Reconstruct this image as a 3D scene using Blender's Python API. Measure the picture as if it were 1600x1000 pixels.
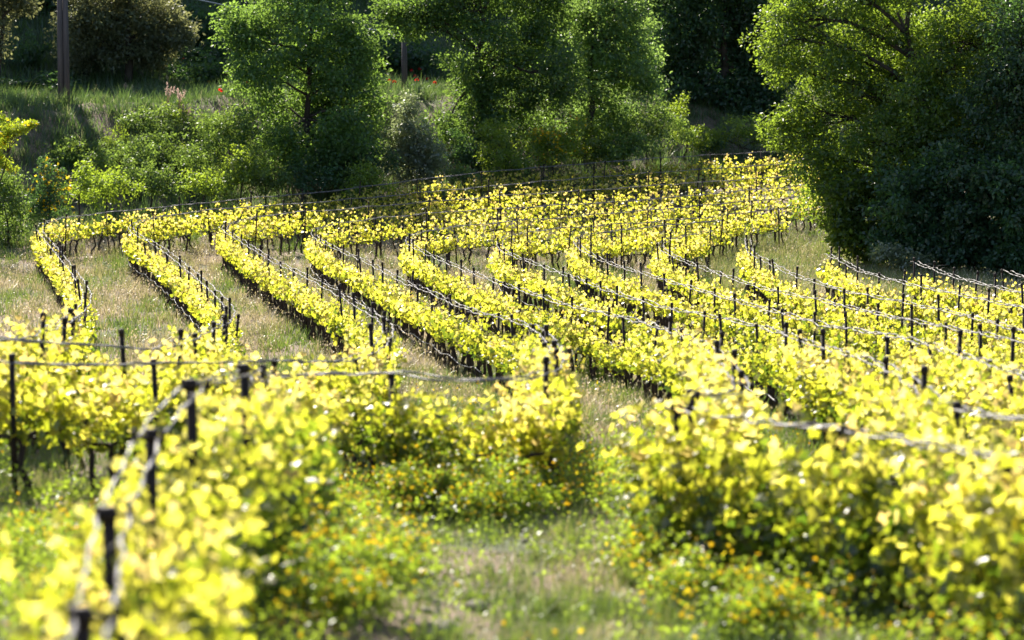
import bpy, math, random
import numpy as np
R = math.radians
for o in list(bpy.data.objects): bpy.data.objects.remove(o)
SC = bpy.context.scene
COL = SC.collection
rng = np.random.default_rng(11)
random.seed(11)

# ------------------------------------------------------------------ camera, light, exposure
PITCH = math.atan(467 / 4444.4)
cam_d = bpy.data.cameras.new('camera'); cam = bpy.data.objects.new('camera', cam_d); COL.objects.link(cam)
cam_d.lens = 100; cam_d.sensor_width = 36; cam_d.clip_start = 0.1; cam_d.clip_end = 2000
cam.location = (0, 0, 0); cam.rotation_euler = (R(90) - PITCH, 0, 0)
cam_d.dof.use_dof = True; cam_d.dof.focus_distance = 78; cam_d.dof.aperture_fstop = 1.55
cam_d.dof.aperture_blades = 0
SC.camera = cam
SUN_EL, SUN_AZ = 38, -18                     # azimuth from +Y, negative = to the left
w = bpy.data.worlds.new('World'); SC.world = w; w.use_nodes = True
nt = w.node_tree
bg = nt.nodes['Background']; sky = nt.nodes.new('ShaderNodeTexSky')
sky.sky_type = 'NISHITA'; sky.sun_disc = False
sky.sun_elevation = R(SUN_EL); sky.sun_rotation = R(SUN_AZ); sky.altitude = 200
nt.links.new(sky.outputs[0], bg.inputs[0]); bg.inputs[1].default_value = 0.075
sd = bpy.data.lights.new('sun', 'SUN'); sd.energy = 5.0; sd.angle = R(0.53); sd.color = (1, 0.93, 0.80)
sun = bpy.data.objects.new('sun', sd); COL.objects.link(sun)
sun.rotation_euler = (R(90 - SUN_EL), 0, R(180 - SUN_AZ))
SUNV = np.array([math.sin(R(SUN_AZ)) * math.cos(R(SUN_EL)), math.cos(R(SUN_AZ)) * math.cos(R(SUN_EL)), math.sin(R(SUN_EL))])
SC.view_settings.view_transform = 'Standard'; SC.view_settings.look = 'None'
SC.view_settings.exposure = 1.5; SC.view_settings.gamma = 1
try:
    SC.cycles.max_bounces = 8; SC.cycles.transparent_max_bounces = 4
    SC.cycles.transmission_bounces = 6; SC.cycles.diffuse_bounces = 4; SC.cycles.glossy_bounces = 2
    SC.cycles.sample_clamp_indirect = 6; SC.cycles.use_denoising = True
except Exception: pass

# ------------------------------------------------------------------ terrain
_pts = [(-60, -1), (5, -3.55), (10, -3.9), (15, -4.3), (21.5, -4.75), (24, -4.92), (28, -5.2), (32.5, -5.5), (39, -6.03), (47, -6.62), (56, -7.2), (67, -7.65),
        (80, -8.1), (90, -8.4), (98, -8.55), (104, -8.3), (108, -8.0), (115, -7.4), (120, -7.0), (130, -6.2), (400, -6.0)]
_ty = np.arange(-60, 400, 0.25); _tz = np.interp(_ty, [p[0] for p in _pts], [p[1] for p in _pts])
_k = np.exp(-0.5 * (np.arange(-24, 25) * 0.25 / 1.6) ** 2); _k /= _k.sum()
_tz = np.convolve(np.pad(_tz, 24, mode='edge'), _k, mode='valid')
def sst(t): t = np.clip(t, 0, 1); return t * t * (3 - 2 * t)
def foot(X): return np.clip(118 + 0.6 * X, 103, 130)
def wob(X, Y):
    return (np.sin(X * 1.7 + Y * .6) * np.sin(Y * 1.3 - X * .4) * .5 + np.sin(X * .53 + 1.3) * np.sin(Y * .41 + .7)
            + .35 * np.sin(X * 3.9 + Y * 2.3) * np.sin(Y * 3.1 - X * 1.7))
def G(X, Y):
    X = np.asarray(X, float); Y = np.asarray(Y, float)
    ft = foot(X); t = Y - ft
    z = np.interp(np.minimum(Y, ft), _ty, _tz)
    Hb = np.interp(X, [-22, -8, 0, 12], [4.6, 4.3, 3.7, 3.0])
    z = z + Hb * sst(t / 13.0)
    hh = np.maximum(0, t - 23); z = z + 0.38 * (np.sqrt(hh * hh + 4) - 2) * (hh < 75) + (hh >= 75) * (0.38 * 73 + (hh - 75) * .08)
    z = z + 0.38 * sst((-X - 2.5) / 4.0) * sst((Y - 26) / 8) * sst((52 - Y) / 10)
    z = z + .55 * np.exp(-((X + 2.5) / 1.3) ** 2 - ((Y - 22.5) / 4.5) ** 2)
    z = z + wob(X, Y) * (0.025 + 0.14 * sst(t / 4.0))
    return z
FPX = 4444.4
def ray(px, py):
    u = (px - 800) / FPX; v = (500 - py) / FPX
    c, s = math.cos(PITCH), math.sin(PITCH)
    d = np.array([u, c + v * s, -s + v * c]); return d / d[1]
def on_ground(px, py, h=0.0, smax=240):
    d = ray(px, py)
    S = np.arange(8, smax, 0.1)
    f = d[2] * S - (G(d[0] * S, S) + h)
    k = np.argmax(f < 0)
    if f[k] >= 0: k = len(S) - 1
    if k > 0:
        a, b = f[k - 1], f[k]; s = S[k - 1] + 0.1 * a / (a - b)
    else: s = S[0]
    return np.array([d[0] * s, s, G(d[0] * s, s)])
def at(px, py, Y):
    return ray(px, py) * Y
def pix(P):
    c, s = math.cos(PITCH), math.sin(PITCH)
    x, y, z = P; dep = y * c - z * s; up = y * s + z * c
    return 800 + FPX * x / dep, 500 - FPX * up / dep, dep

# ------------------------------------------------------------------ materials
def new_mat(name):
    m = bpy.data.materials.new(name); m.use_nodes = True
    n = m.node_tree.nodes; n.clear(); o = n.new('ShaderNodeOutputMaterial'); return m, m.node_tree, o
def ramp(nt, fac, stops):
    r = nt.nodes.new('ShaderNodeValToRGB'); e = r.color_ramp.elements
    while len(e) < len(stops): e.new(0.5)
    for k, (p, c) in enumerate(stops): e[k].position = p; e[k].color = (*c, 1)
    nt.links.new(fac, r.inputs[0]); return r.outputs[0]
def leaf_mat(name, refl, trans, tfac=0.55, gloss=0.06, rough=0.35, backvar=None):
    """refl / trans: colour stops indexed by the per-leaf random number"""
    m, nt, o = new_mat(name); N = nt.nodes; L = nt.links
    a = N.new('ShaderNodeAttribute'); a.attribute_name = 'rnd'
    d = N.new('ShaderNodeBsdfDiffuse'); t = N.new('ShaderNodeBsdfTranslucent'); mx = N.new('ShaderNodeMixShader')
    oi = N.new('ShaderNodeObjectInfo'); ma = N.new('ShaderNodeMath'); ma.operation = 'MULTIPLY_ADD'; ma.inputs[1].default_value = .3; ma.inputs[2].default_value = -.15
    L.new(oi.outputs['Random'], ma.inputs[0]); sm_ = N.new('ShaderNodeMath'); sm_.use_clamp = True; L.new(ma.outputs[0], sm_.inputs[0]); L.new(a.outputs['Fac'], sm_.inputs[1])
    L.new(ramp(nt, sm_.outputs[0], refl), d.inputs[0]); L.new(ramp(nt, sm_.outputs[0], trans), t.inputs[0])
    mx.inputs[0].default_value = tfac; L.new(d.outputs[0], mx.inputs[1]); L.new(t.outputs[0], mx.inputs[2])
    g = N.new('ShaderNodeBsdfGlossy'); g.inputs['Roughness'].default_value = rough; g.inputs[0].default_value = (1, 1, 1, 1)
    m2 = N.new('ShaderNodeMixShader'); m2.inputs[0].default_value = gloss
    L.new(mx.outputs[0], m2.inputs[1]); L.new(g.outputs[0], m2.inputs[2]); L.new(m2.outputs[0], o.inputs[0])
    return m
def rough_mat(name, c1, c2, scale=8, rough=0.9, stretch=(1, 1, 1), metal=0, bump=0.0, spec=0.3):
    m, nt, o = new_mat(name); N = nt.nodes; L = nt.links
    p = N.new('ShaderNodeBsdfPrincipled'); tc = N.new('ShaderNodeTexCoord'); mp = N.new('ShaderNodeMapping')
    mp.inputs['Scale'].default_value = stretch
    nz = N.new('ShaderNodeTexNoise'); nz.inputs['Scale'].default_value = scale; nz.inputs['Detail'].default_value = 6
    L.new(tc.outputs['Object'], mp.inputs[0]); L.new(mp.outputs[0], nz.inputs['Vector'])
    L.new(ramp(nt, nz.outputs[0], [(0.3, c1), (0.7, c2)]), p.inputs['Base Color'])
    p.inputs['Roughness'].default_value = rough; p.inputs['Metallic'].default_value = metal
    p.inputs['Specular IOR Level'].default_value = spec
    if bump:
        b = N.new('ShaderNodeBump'); b.inputs['Strength'].default_value = bump; b.inputs['Distance'].default_value = 0.02
        L.new(nz.outputs[0], b.inputs['Height']); L.new(b.outputs[0], p.inputs['Normal'])
    L.new(p.outputs[0], o.inputs[0]); return m
M = {}
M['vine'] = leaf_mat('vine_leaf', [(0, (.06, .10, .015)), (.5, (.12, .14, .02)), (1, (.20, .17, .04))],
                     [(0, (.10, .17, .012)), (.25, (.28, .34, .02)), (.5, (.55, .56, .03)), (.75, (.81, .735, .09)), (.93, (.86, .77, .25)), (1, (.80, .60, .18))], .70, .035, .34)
M['bark_vine'] = rough_mat('vine_bark', (.022, .015, .012), (.07, .05, .038), 30, .95, (1, 1, .3), bump=.4)
M['stake'] = rough_mat('rusty_stake', (.012, .009, .010), (.045, .028, .022), 14, .7, metal=.3)
M['wire'] = rough_mat('galvanised_wire', (.09, .085, .09), (.22, .21, .23), 9, .55, metal=.4)
M['cane'] = rough_mat('dry_cane', (.08, .07, .065), (.21, .19, .18), 20, .7)
M['bark'] = rough_mat('tree_bark', (.02, .016, .013), (.065, .052, .04), 5, .95, (1, 1, .25), bump=.5)
M['pole'] = rough_mat('weathered_pole', (.055, .05, .055), (.12, .10, .10), 6, .9, (4, 4, .12), bump=.3)
M['stone'] = rough_mat('grey_stone', (.14, .12, .11), (.30, .26, .24), 7, .95, bump=.6)
M['cable'] = rough_mat('power_cable', (.30, .33, .40), (.40, .44, .52), 3, .4, metal=.6)
M['yellow'] = leaf_mat('yellow_petal', [(0, (.55, .30, .01)), (1, (.70, .50, .02))], [(0, (.78, .46, .01)), (1, (.85, .70, .03))], .5, .02)
M['red'] = leaf_mat('poppy_petal', [(0, (.45, .012, .01)), (1, (.6, .02, .012))], [(0, (.7, .02, .01)), (1, (.8, .03, .02))], .5, .02)
M['plume'] = leaf_mat('dry_plume', [(0, (.40, .28, .22)), (1, (.55, .40, .33))], [(0, (.50, .34, .26)), (1, (.6, .45, .38))], .5, .02)
def tleaf(name, r, t, tf=.5, gl=.07, ro=.38):
    j = lambda c, k: tuple(min(1, v * k) for v in c)
    return leaf_mat(name, [(0, j(r, .7)), (.6, r), (1, j(r, 1.5))], [(0, j(t, .65)), (.6, t), (1, j(t, 1.4))], tf, gl, ro)
M['ash'] = tleaf('ash_leaf', (.045, .098, .040), (.24, .38, .055), .54, .025)
M['ash2'] = tleaf('pale_ash_leaf', (.06, .125, .05), (.31, .46, .09), .55, .025)
M['oak'] = tleaf('oak_leaf', (.045, .095, .026), (.30, .42, .035), .55, .03)
M['dark'] = tleaf('evergreen_leaf', (.030, .070, .036), (.13, .25, .045), .42, .03, .36)
M['holm'] = tleaf('holm_leaf', (.065, .085, .045), (.26, .27, .10), .45, .03)
M['shrub'] = tleaf('shrub_leaf', (.055, .11, .03), (.22, .32, .045), .52, .03)
M['grey'] = tleaf('grey_leaf', (.11, .14, .08), (.32, .38, .15), .5, .08)
M['lime'] = tleaf('lime_leaf', (.12, .17, .018), (.46, .56, .03), .58, .03)
M['weed'] = tleaf('weed_leaf', (.075, .13, .018), (.36, .48, .035), .55, .035)
M['dry_grass'] = leaf_mat('dry_grass', [(0, (.08, .13, .025)), (.3, (.13, .17, .04)), (.52, (.29, .26, .12)), (.8, (.40, .33, .17)), (1, (.48, .38, .25))],
                          [(0, (.16, .26, .03)), (.3, (.25, .32, .05)), (.52, (.37, .34, .13)), (.8, (.46, .38, .19)), (1, (.58, .47, .33))], .4, .05, .4)
M['bank_grass'] = leaf_mat('bank_grass', [(0, (.035, .075, .025)), (.7, (.07, .115, .035)), (1, (.22, .21, .11))],
                           [(0, (.09, .17, .035)), (.7, (.17, .25, .05)), (1, (.38, .34, .18))], .45, .04, .4)
def ground_mat():
    m, nt, o = new_mat('field_soil'); N = nt.nodes; L = nt.links
    p = N.new('ShaderNodeBsdfPrincipled'); tc = N.new('ShaderNodeTexCoord')
    n1 = N.new('ShaderNodeTexNoise'); n1.inputs['Scale'].default_value = .45; n1.inputs['Detail'].default_value = 8
    n2 = N.new('ShaderNodeTexNoise'); n2.inputs['Scale'].default_value = 7; n2.inputs['Detail'].default_value = 10; n2.inputs['Roughness'].default_value = .7
    for n in (n1, n2): L.new(tc.outputs['Object'], n.inputs['Vector'])
    a = ramp(nt, n1.outputs[0], [(.36, (.07, .09, .03)), (.48, (.16, .12, .08)), (.62, (.25, .175, .13))])
    b = ramp(nt, n2.outputs[0], [(.3, (.4, .38, .36)), (.75, (1.25, 1.2, 1.15))])
    mx = N.new('ShaderNodeMixRGB'); mx.blend_type = 'MULTIPLY'; mx.inputs[0].default_value = 1
    L.new(a, mx.inputs[1]); L.new(b, mx.inputs[2]); L.new(mx.outputs[0], p.inputs['Base Color'])
    p.inputs['Roughness'].default_value = .95
    bp = N.new('ShaderNodeBump'); bp.inputs['Strength'].default_value = .7; bp.inputs['Distance'].default_value = .05
    L.new(n2.outputs[0], bp.inputs['Height']); L.new(bp.outputs[0], p.inputs['Normal'])
    L.new(p.outputs[0], o.inputs[0]); return m
M['ground'] = ground_mat()
def hill_mat():
    m, nt, o = new_mat('scrub_slope'); N = nt.nodes; L = nt.links
    p = N.new('ShaderNodeBsdfPrincipled'); tc = N.new('ShaderNodeTexCoord')
    n1 = N.new('ShaderNodeTexNoise'); n1.inputs['Scale'].default_value = 1.2; n1.inputs['Detail'].default_value = 9
    L.new(tc.outputs['Object'], n1.inputs['Vector'])
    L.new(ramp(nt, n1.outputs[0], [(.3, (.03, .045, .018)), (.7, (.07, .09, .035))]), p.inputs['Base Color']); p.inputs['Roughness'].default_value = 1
    L.new(p.outputs[0], o.inputs[0]); return m
M['hill'] = hill_mat()

# ------------------------------------------------------------------ mesh helpers
class Geo:
    """collects vertex / face arrays; build() makes ONE mesh object"""
    def __init__(s): s.v = []; s.f = []; s.n = 0; s.r = []
    def add(s, v, faces, rnd=None, mi=0):
        v = np.asarray(v, np.float32)
        for f in faces:
            f = np.asarray(f, np.int64)
            if len(f): s.f.append((f + s.n, mi))
        s.v.append(v); s.n += len(v)
        s.r.append(np.full(len(v), .5, np.float32) if rnd is None else np.asarray(rnd, np.float32))
    def mesh(s, name, mats, smooth=False):
        me = bpy.data.meshes.new(name)
        v = np.concatenate(s.v); me.vertices.add(len(v)); me.vertices.foreach_set('co', v.ravel())
        li = np.concatenate([f.ravel() for f, _ in s.f]); tot = np.concatenate([np.full(len(f), f.shape[1]) for f, _ in s.f])
        mi = np.concatenate([np.full(len(f), k) for f, k in s.f])
        me.loops.add(len(li)); me.loops.foreach_set('vertex_index', li.astype(np.int32))
        me.polygons.add(len(tot)); st = np.concatenate([[0], np.cumsum(tot)[:-1]])
        me.polygons.foreach_set('loop_start', st.astype(np.int32))
        try: me.polygons.foreach_set('loop_total', tot.astype(np.int32))
        except Exception: pass
        me.polygons.foreach_set('material_index', mi.astype(np.int32))
        if smooth: me.polygons.foreach_set('use_smooth', np.ones(len(tot), bool))
        at_ = me.attributes.new('rnd', 'FLOAT', 'POINT'); at_.data.foreach_set('value', np.concatenate(s.r))
        for m in mats: me.materials.append(m)
        me.update(calc_edges=True); return me
    def build(s, name, mats, parent=None, loc=None, smooth=False):
        if not isinstance(mats, (list, tuple)): mats = [mats]
        return link(name, s.mesh(name, mats, smooth), parent, loc)
def link(name, me, parent=None, loc=None):
    o = bpy.data.objects.new(name, me); COL.objects.link(o)
    if parent is not None: o.parent = parent
    if loc is not None: o.location = loc
    return o
def tag(o, label=None, cat=None, group=None, kind=None):
    if label: o['label'] = label
    if cat: o['category'] = cat
    if group: o['group'] = group
    if kind: o['kind'] = kind
    return o
def empty(name, loc, rz=0):
    o = bpy.data.objects.new(name, None); COL.objects.link(o); o.location = loc; o.rotation_euler = (0, 0, rz); o.empty_display_size = .2
    return o
def nrm(a): return a / np.maximum(np.linalg.norm(a, axis=-1, keepdims=True), 1e-9)
def frames(n, g=rng, axis=None):
    """rotation matrices whose third column is n; the first is a random roll, or as near to axis as it gets"""
    n = nrm(n)
    t = g.normal(size=n.shape) if axis is None else axis
    x = nrm(t - (t * n).sum(-1, keepdims=True) * n); y = np.cross(n, x)
    return np.stack([x, y, n], -1)
def scatter(geo, tv, tf, pos, rot, scl, rnd, mi=0):
    k = len(tv); n = len(pos)
    if n == 0: return
    s = np.asarray(scl); s = s[:, None, None] if s.ndim == 1 else s[:, None, :]
    v = np.einsum('nij,nkj->nki', rot, tv[None] * s) + pos[:, None, :]
    off = (np.arange(n) * k)[:, None, None]
    fs = [(np.asarray(f)[None] + off).reshape(-1, np.asarray(f).shape[1]) for f in tf]
    geo.add(v.reshape(-1, 3), fs, np.repeat(rnd, k), mi)
# leaf shapes, unit length along x from the stalk
LEAF4 = np.array([[0, 0, 0], [.5, .28, .06], [1, 0, -.04], [.5, -.28, .06]]); LEAF4F = [[[0, 1, 2], [0, 2, 3]]]
_a = np.array([180, 215, 250, 285, 318, 345, 0, 15, 42, 75, 110, 145]) * math.pi / 180
_r = np.array([.12, .5, .40, .56, .36, .5, .66, .5, .36, .56, .40, .5])
VLEAF = np.concatenate([[[0.05, 0, .04]], np.stack([_r * np.cos(_a), _r * np.sin(_a), -.18 * _r ** 2 + .05 * np.cos(3 * _a)], -1)])
VLEAFF = [[[0, i, i % 12 + 1] for i in range(1, 13)]]
_a6 = np.array([180, 240, 305, 0, 55, 120]) * math.pi / 180; _r6 = np.array([.2, .5, .5, .62, .5, .5])
VLEAF6 = np.stack([_r6 * np.cos(_a6), _r6 * np.sin(_a6), -.2 * _r6 ** 2], -1); VLEAF6F = [[[0, 1, 2, 3], [0, 3, 4, 5]]]
def tube(geo, pts, rad, sides=6, rnd=None, mi=0, cap=True):
    pts = np.asarray(pts, float); n = len(pts); rad = np.broadcast_to(np.asarray(rad, float), (n,))
    tan = np.gradient(pts, axis=0); tan = nrm(tan)
    ref = np.tile([0.0, 0, 1], (n, 1)); ref[np.abs(tan[:, 2]) > .9] = [1, 0, 0]
    if np.any(np.abs(tan[:, 2]) > .9): ref[:] = [1, .13, 0] if np.mean(np.abs(tan[:, 2])) > .6 else ref[0]
    x = nrm(np.cross(tan, ref)); y = np.cross(tan, x)
    a = np.arange(sides) * 2 * math.pi / sides
    v = pts[:, None] + rad[:, None, None] * (np.cos(a)[None, :, None] * x[:, None] + np.sin(a)[None, :, None] * y[:, None])
    i = np.arange(n - 1)[:, None] * sides; j = np.arange(sides)[None]; j2 = (j + 1) % sides
    q = np.stack([i + j, i + j2, i + sides + j2, i + sides + j], -1).reshape(-1, 4)
    fs = [q]
    if cap: fs += [np.arange(sides)[None, ::-1], (np.arange(sides) + (n - 1) * sides)[None]]
    geo.add(v.reshape(-1, 3), fs, None if rnd is None else np.full(n * sides, rnd), mi)
def box(geo, c, s, rz=0, mi=0, taper=1.0):
    h = np.array(s) / 2; k = np.array([[x, y, z] for z in (-1, 1) for x, y in ((-1, -1), (1, -1), (1, 1), (-1, 1))], float)
    k[4:, :2] *= taper; v = k * h
    ca, sa = math.cos(rz), math.sin(rz); v = np.stack([v[:, 0] * ca - v[:, 1] * sa, v[:, 0] * sa + v[:, 1] * ca, v[:, 2]], -1) + np.array(c)
    geo.add(v, [[[3, 2, 1, 0], [4, 5, 6, 7], [0, 1, 5, 4], [1, 2, 6, 5], [2, 3, 7, 6], [3, 0, 4, 7]]], None, mi)

# ------------------------------------------------------------------ the setting: field, slope
def grid(xs, ys):
    X, Y = np.meshgrid(xs, ys); Z = G(X, Y)
    v = np.stack([X, Y, Z], -1).reshape(-1, 3); nx = len(xs)
    i = np.arange(len(ys) - 1)[:, None] * nx + np.arange(nx - 1)[None]
    return v, [np.stack([i, i + 1, i + nx + 1, i + nx], -1).reshape(-1, 4)]
g = Geo()
xs = np.concatenate([np.arange(-160, -30, 5), np.arange(-30, 30, .3), np.arange(30, 161, 5)])
ys = np.concatenate([np.arange(-30, 8, 3), np.arange(8, 160, .3), np.arange(160, 320, 5)])
v, f = grid(xs, ys); g.add(v, f)
cy = v[f[0]].mean(1); hill_face = (cy[:, 1] - foot(cy[:, 0])) > 17
g.f = [(f[0][~hill_face], 0)]
gr = g.build('ground', [M['ground']], smooth=True); tag(gr, kind='structure')
g2 = Geo(); g2.add(v, f); g2.f = [(f[0][hill_face], 0)]
hl = g2.build('hill', [M['hill']], smooth=True); tag(hl, kind='structure')

# ------------------------------------------------------------------ vineyard rows, traced along their top wire and laid on the terrain
ROWS = {
 1: [(1275, 234), (1130, 241), (1000, 249), (880, 259), (800, 265), (700, 275), (600, 288), (510, 300), (400, 309), (270, 322), (160, 333), (100, 340), (70, 347), (60, 356), (66, 366),
     (85, 388), (115, 425), (130, 445), (137, 462), (133, 478), (122, 490), (100, 504), (70, 517), (25, 530), (-60, 540)],
 2: [(1275, 252), (1200, 258), (1050, 268), (900, 279), (800, 288), (650, 302), (500, 316), (325, 328), (240, 340), (212, 348), (203, 357), (212, 366), (240, 380), (265, 397), (300, 425), (335, 455),
     (356, 476), (361, 490), (352, 505), (322, 518), (289, 534), (243, 547), (175, 548), (132, 544), (24, 534), (-60, 530)],
 3: [(1278, 272), (1200, 278), (1050, 288), (900, 299), (800, 305), (650, 317), (500, 330), (440, 333), (380, 343), (355, 350), (349, 358), (360, 366), (385, 381), (425, 407), (465, 425), (505, 446), (540, 466), (575, 487),
     (598, 500), (607, 514), (605, 526), (595, 540), (574, 553), (537, 566), (490, 569), (420, 564), (340, 566), (250, 570), (130, 572), (0, 572), (-60, 572)],
 4: [(1278, 288), (1100, 304), (950, 317), (850, 322), (700, 331), (600, 340), (520, 350), (494, 357), (489, 366), (500, 376), (530, 391), (570, 408), (597, 422), (640, 445), (670, 455), (700, 470), (725, 481),
     (755, 491), (785, 496), (812, 504), (835, 512), (857, 528), (868, 546), (872, 560), (867, 574), (848, 588), (800, 597), (751, 596), (695, 596), (632, 588), (566, 581), (508, 583), (455, 585), (391, 585),
     (345, 590), (303, 606), (262, 638), (230, 690), (200, 750), (175, 812), (158, 900), (140, 1010), (118, 1180), (90, 1420)],
 5: [(1280, 305), (1130, 318), (1000, 330), (900, 338), (800, 346), (720, 353), (660, 362), (640, 370), (638, 380), (656, 391), (676, 400), (703, 412), (734, 425), (766, 437), (799, 449), (833, 459), (870, 472), (904, 482), (938, 488),
     (974, 496), (1013, 506), (1070, 525), (1111, 545), (1138, 572), (1155, 592), (1162, 608), (1152, 620), (1120, 625), (1085, 624), (1062, 622)],
 6: [(1225, 326), (1180, 330), (1100, 341), (1000, 348), (930, 353), (850, 359), (800, 367), (782, 374), (780, 384), (788, 393), (805, 401), (833, 411), (862, 422), (892, 432), (928, 446), (967, 460), (1006, 471), (1050, 484), (1092, 490),
     (1137, 500), (1182, 509), (1230, 523), (1291, 545), (1322, 553), (1369, 567), (1410, 586), (1443, 611), (1468, 630), (1500, 645), (1545, 656), (1600, 664), (1720, 676)],
 7: [(1130, 345), (1050, 351), (970, 360), (920, 366), (903, 371), (900, 379), (909, 389), (924, 398), (948, 410), (982, 421), (1021, 432), (1059, 444), (1104, 456), (1147, 469), (1194, 482), (1235, 493), (1286, 508), (1339, 516),
     (1391, 524), (1448, 538), (1502, 554), (1563, 573), (1600, 588), (1720, 625)],
 8: [(1110, 361), (1080, 367), (1045, 374), (1033, 380), (1032, 388), (1047, 397), (1070, 409), (1099, 419), (1136, 432), (1177, 446), (1221, 458), (1265, 465), (1317, 478), (1376, 492), (1436, 503), (1475, 511), (1531, 521), (1595, 533), (1720, 560)],
 9: [(1168, 374), (1172, 395), (1191, 404), (1208, 414), (1240, 430), (1281, 443), (1312, 453), (1332, 458), (1381, 466), (1437, 478), (1502, 491), (1550, 504), (1600, 518), (1720, 548)],
 10: [(1293, 398), (1317, 408), (1344, 424), (1388, 436), (1429, 446), (1482, 457), (1539, 469), (1600, 481), (1720, 505)],
 11: [(1429, 410), (1465, 423), (1502, 436), (1550, 447), (1600, 459), (1720, 485)],
 12: [(1573, 424), (1600, 433), (1720, 462)],
 13: [(1046, 640), (1070, 645), (1110, 650), (1175, 654), (1230, 661), (1285, 670), (1360, 680), (1440, 692), (1530, 708), (1600, 727), (1760, 775)],
}
WIRE_H = 1.48
def world_row(pl):
    pl = np.array(pl, float); P = []
    for a, b in zip(pl[:-1], pl[1:]):
        n = max(2, int(np.hypot(*(b - a)) / 5))
        for t in np.arange(n) / n:
            q = a + (b - a) * t; P.append(on_ground(q[0], q[1], WIRE_H)[:2])
    P.append(on_ground(pl[-1][0], pl[-1][1], WIRE_H)[:2]); P = np.array(P)
    def resample(P, st):
        d = np.concatenate([[0], np.cumsum(np.linalg.norm(np.diff(P, axis=0), axis=1))]); s = np.arange(0, d[-1], st)
        return np.stack([np.interp(s, d, P[:, 0]), np.interp(s, d, P[:, 1])], -1)
    P = resample(P, .1)
    k = np.exp(-.5 * (np.arange(-24, 25) * .1 / .7) ** 2); k /= k.sum()
    for _ in range(1):
        E = np.concatenate([P[0] + (P[0] - P[1]) * np.arange(24, 0, -1)[:, None], P, P[-1] + (P[-1] - P[-2]) * np.arange(1, 25)[:, None]])
        P = np.stack([np.convolve(E[:, c], k, mode='valid') for c in (0, 1)], -1)
    P = resample(P, .1)
    return np.concatenate([P, G(P[:, 0], P[:, 1])[:, None]], 1)
RW = {k: world_row(v) for k, v in ROWS.items()}
ROWDESC = {1: 'the outermost row along the bank foot', 2: 'the second row in from the bank', 3: 'the third row in from the bank',
           4: 'the fourth row in, wrapping round to the path', 5: 'the fifth row in, ending at the path', 6: 'the sixth row in from the bank',
           7: 'the seventh row in from the bank', 8: 'the eighth row in from the bank', 9: 'the row starting at a tall lone stake',
           10: 'the row starting just below the pale brambles', 11: 'the short row starting in oak shade', 12: 'the shortest row beside the dark evergreens',
           13: 'the blurred row across the path'}

# ------------------------------------------------------------------ vines
def vine_foliage(seed, top=1.22, n=150, off=.14, det=True, wid=.19, size=(.085, .15), low=.5):
    gq = np.random.default_rng(seed); geo = Geo()
    ns = 11; P = []; 
    sx = np.linspace(-.58, .58, ns) + gq.normal(0, .04, ns)
    pos = []
    for k in range(ns):
        m = n // ns; hgt = low + .10 + (top - low) * (gq.uniform(.35, 1.0) if gq.random() > .2 else gq.uniform(1.02, 1.2))
        t = gq.uniform(0, 1, m) ** .9
        z = low - .04 + (hgt - low) * t
        lean = np.clip(gq.normal(0, .10), -.15, .15); lx = np.clip(gq.normal(0, .10), -.15, .15)
        y = off * (t * .8 + .35) + lean * t + np.clip(gq.normal(0, wid * .62, m), -wid, wid); x = sx[k] + lx * t + gq.normal(0, .07, m)
        pos.append(np.stack([x, y, z + gq.normal(0, .03, m)], -1))
    pos = np.concatenate(pos); m = len(pos)
    nn = nrm(gq.normal(size=(m, 3)) * np.array([1, 1, .75]) + np.array([0, .25, .35]))
    rot = frames(nn, gq, gq.normal(size=(m, 3)) * .6 + np.array([0, 0, -.8]))
    s = gq.uniform(*size, m) * np.where(pos[:, 2] > top - .1, .72, 1)
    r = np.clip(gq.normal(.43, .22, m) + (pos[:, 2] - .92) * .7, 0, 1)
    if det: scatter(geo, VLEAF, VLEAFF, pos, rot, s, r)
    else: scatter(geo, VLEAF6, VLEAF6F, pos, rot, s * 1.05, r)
    return geo
def vine_trunk(seed):
    gq = np.random.default_rng(seed + 900); geo = Geo()
    hh = .62 + gq.normal(0, .04)
    for x0 in (-.02, gq.choice([-1, 1]) * gq.uniform(.24, .4)):
        bx, by = x0 * 1.2 + gq.normal(0, .05), gq.normal(0, .05); b = gq.normal(0, .035, (4, 2)); k = 1 if abs(x0) < .1 else .72
        p = [(bx, by, -.06), (bx + b[0, 0], by + b[0, 1], .16), (x0 + b[1, 0], b[1, 1], .34), (x0 + b[2, 0], b[2, 1], hh - .08), (x0, 0, hh + .02)]
        tube(geo, p, np.array([.055, .046, .040, .043, .046]) * k, 7)
    for s in (-1, 1):
        L = .45 + gq.uniform(0, .14)
        tube(geo, [(0, 0, hh - .01), (s * .14, gq.normal(0, .02), hh + .05 + gq.normal(0, .02)), (s * L * .6, gq.normal(0, .03), hh + .04 + gq.normal(0, .03)), (s * L, gq.normal(0, .03), hh + .07)], [.032, .026, .021, .013], 6)
    for k in range(6):                                   # shoots
        x = gq.uniform(-.5, .5); q = gq.normal(0, .07, 2)
        tube(geo, [(x, 0, hh + .04), (x + q[0], .06 + q[1], hh + .3), (x + q[0] * 2, .12 + q[1] * 2, hh + .55)], [.007, .005, .003], 4)
    return geo
NV = 9
tr_mesh = [vine_trunk(k).mesh('trunk', [M['bark_vine']], True) for k in range(NV)]
mid_mesh = [vine_foliage(k, 1.22, 205, .06, True, .16, (.068, .128), .68).mesh('foliage', [M['vine']]) for k in range(NV)]
near_mesh = [vine_foliage(50 + k, 1.46, 430, .12, True, .25, (.072, .138), .62).mesh('foliage', [M['vine']]) for k in range(NV)]
back_mesh = [vine_foliage(110 + k, 1.34, 170, .10, True, .15, (.068, .125), .72).mesh('foliage', [M['vine']]) for k in range(NV)]
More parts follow.
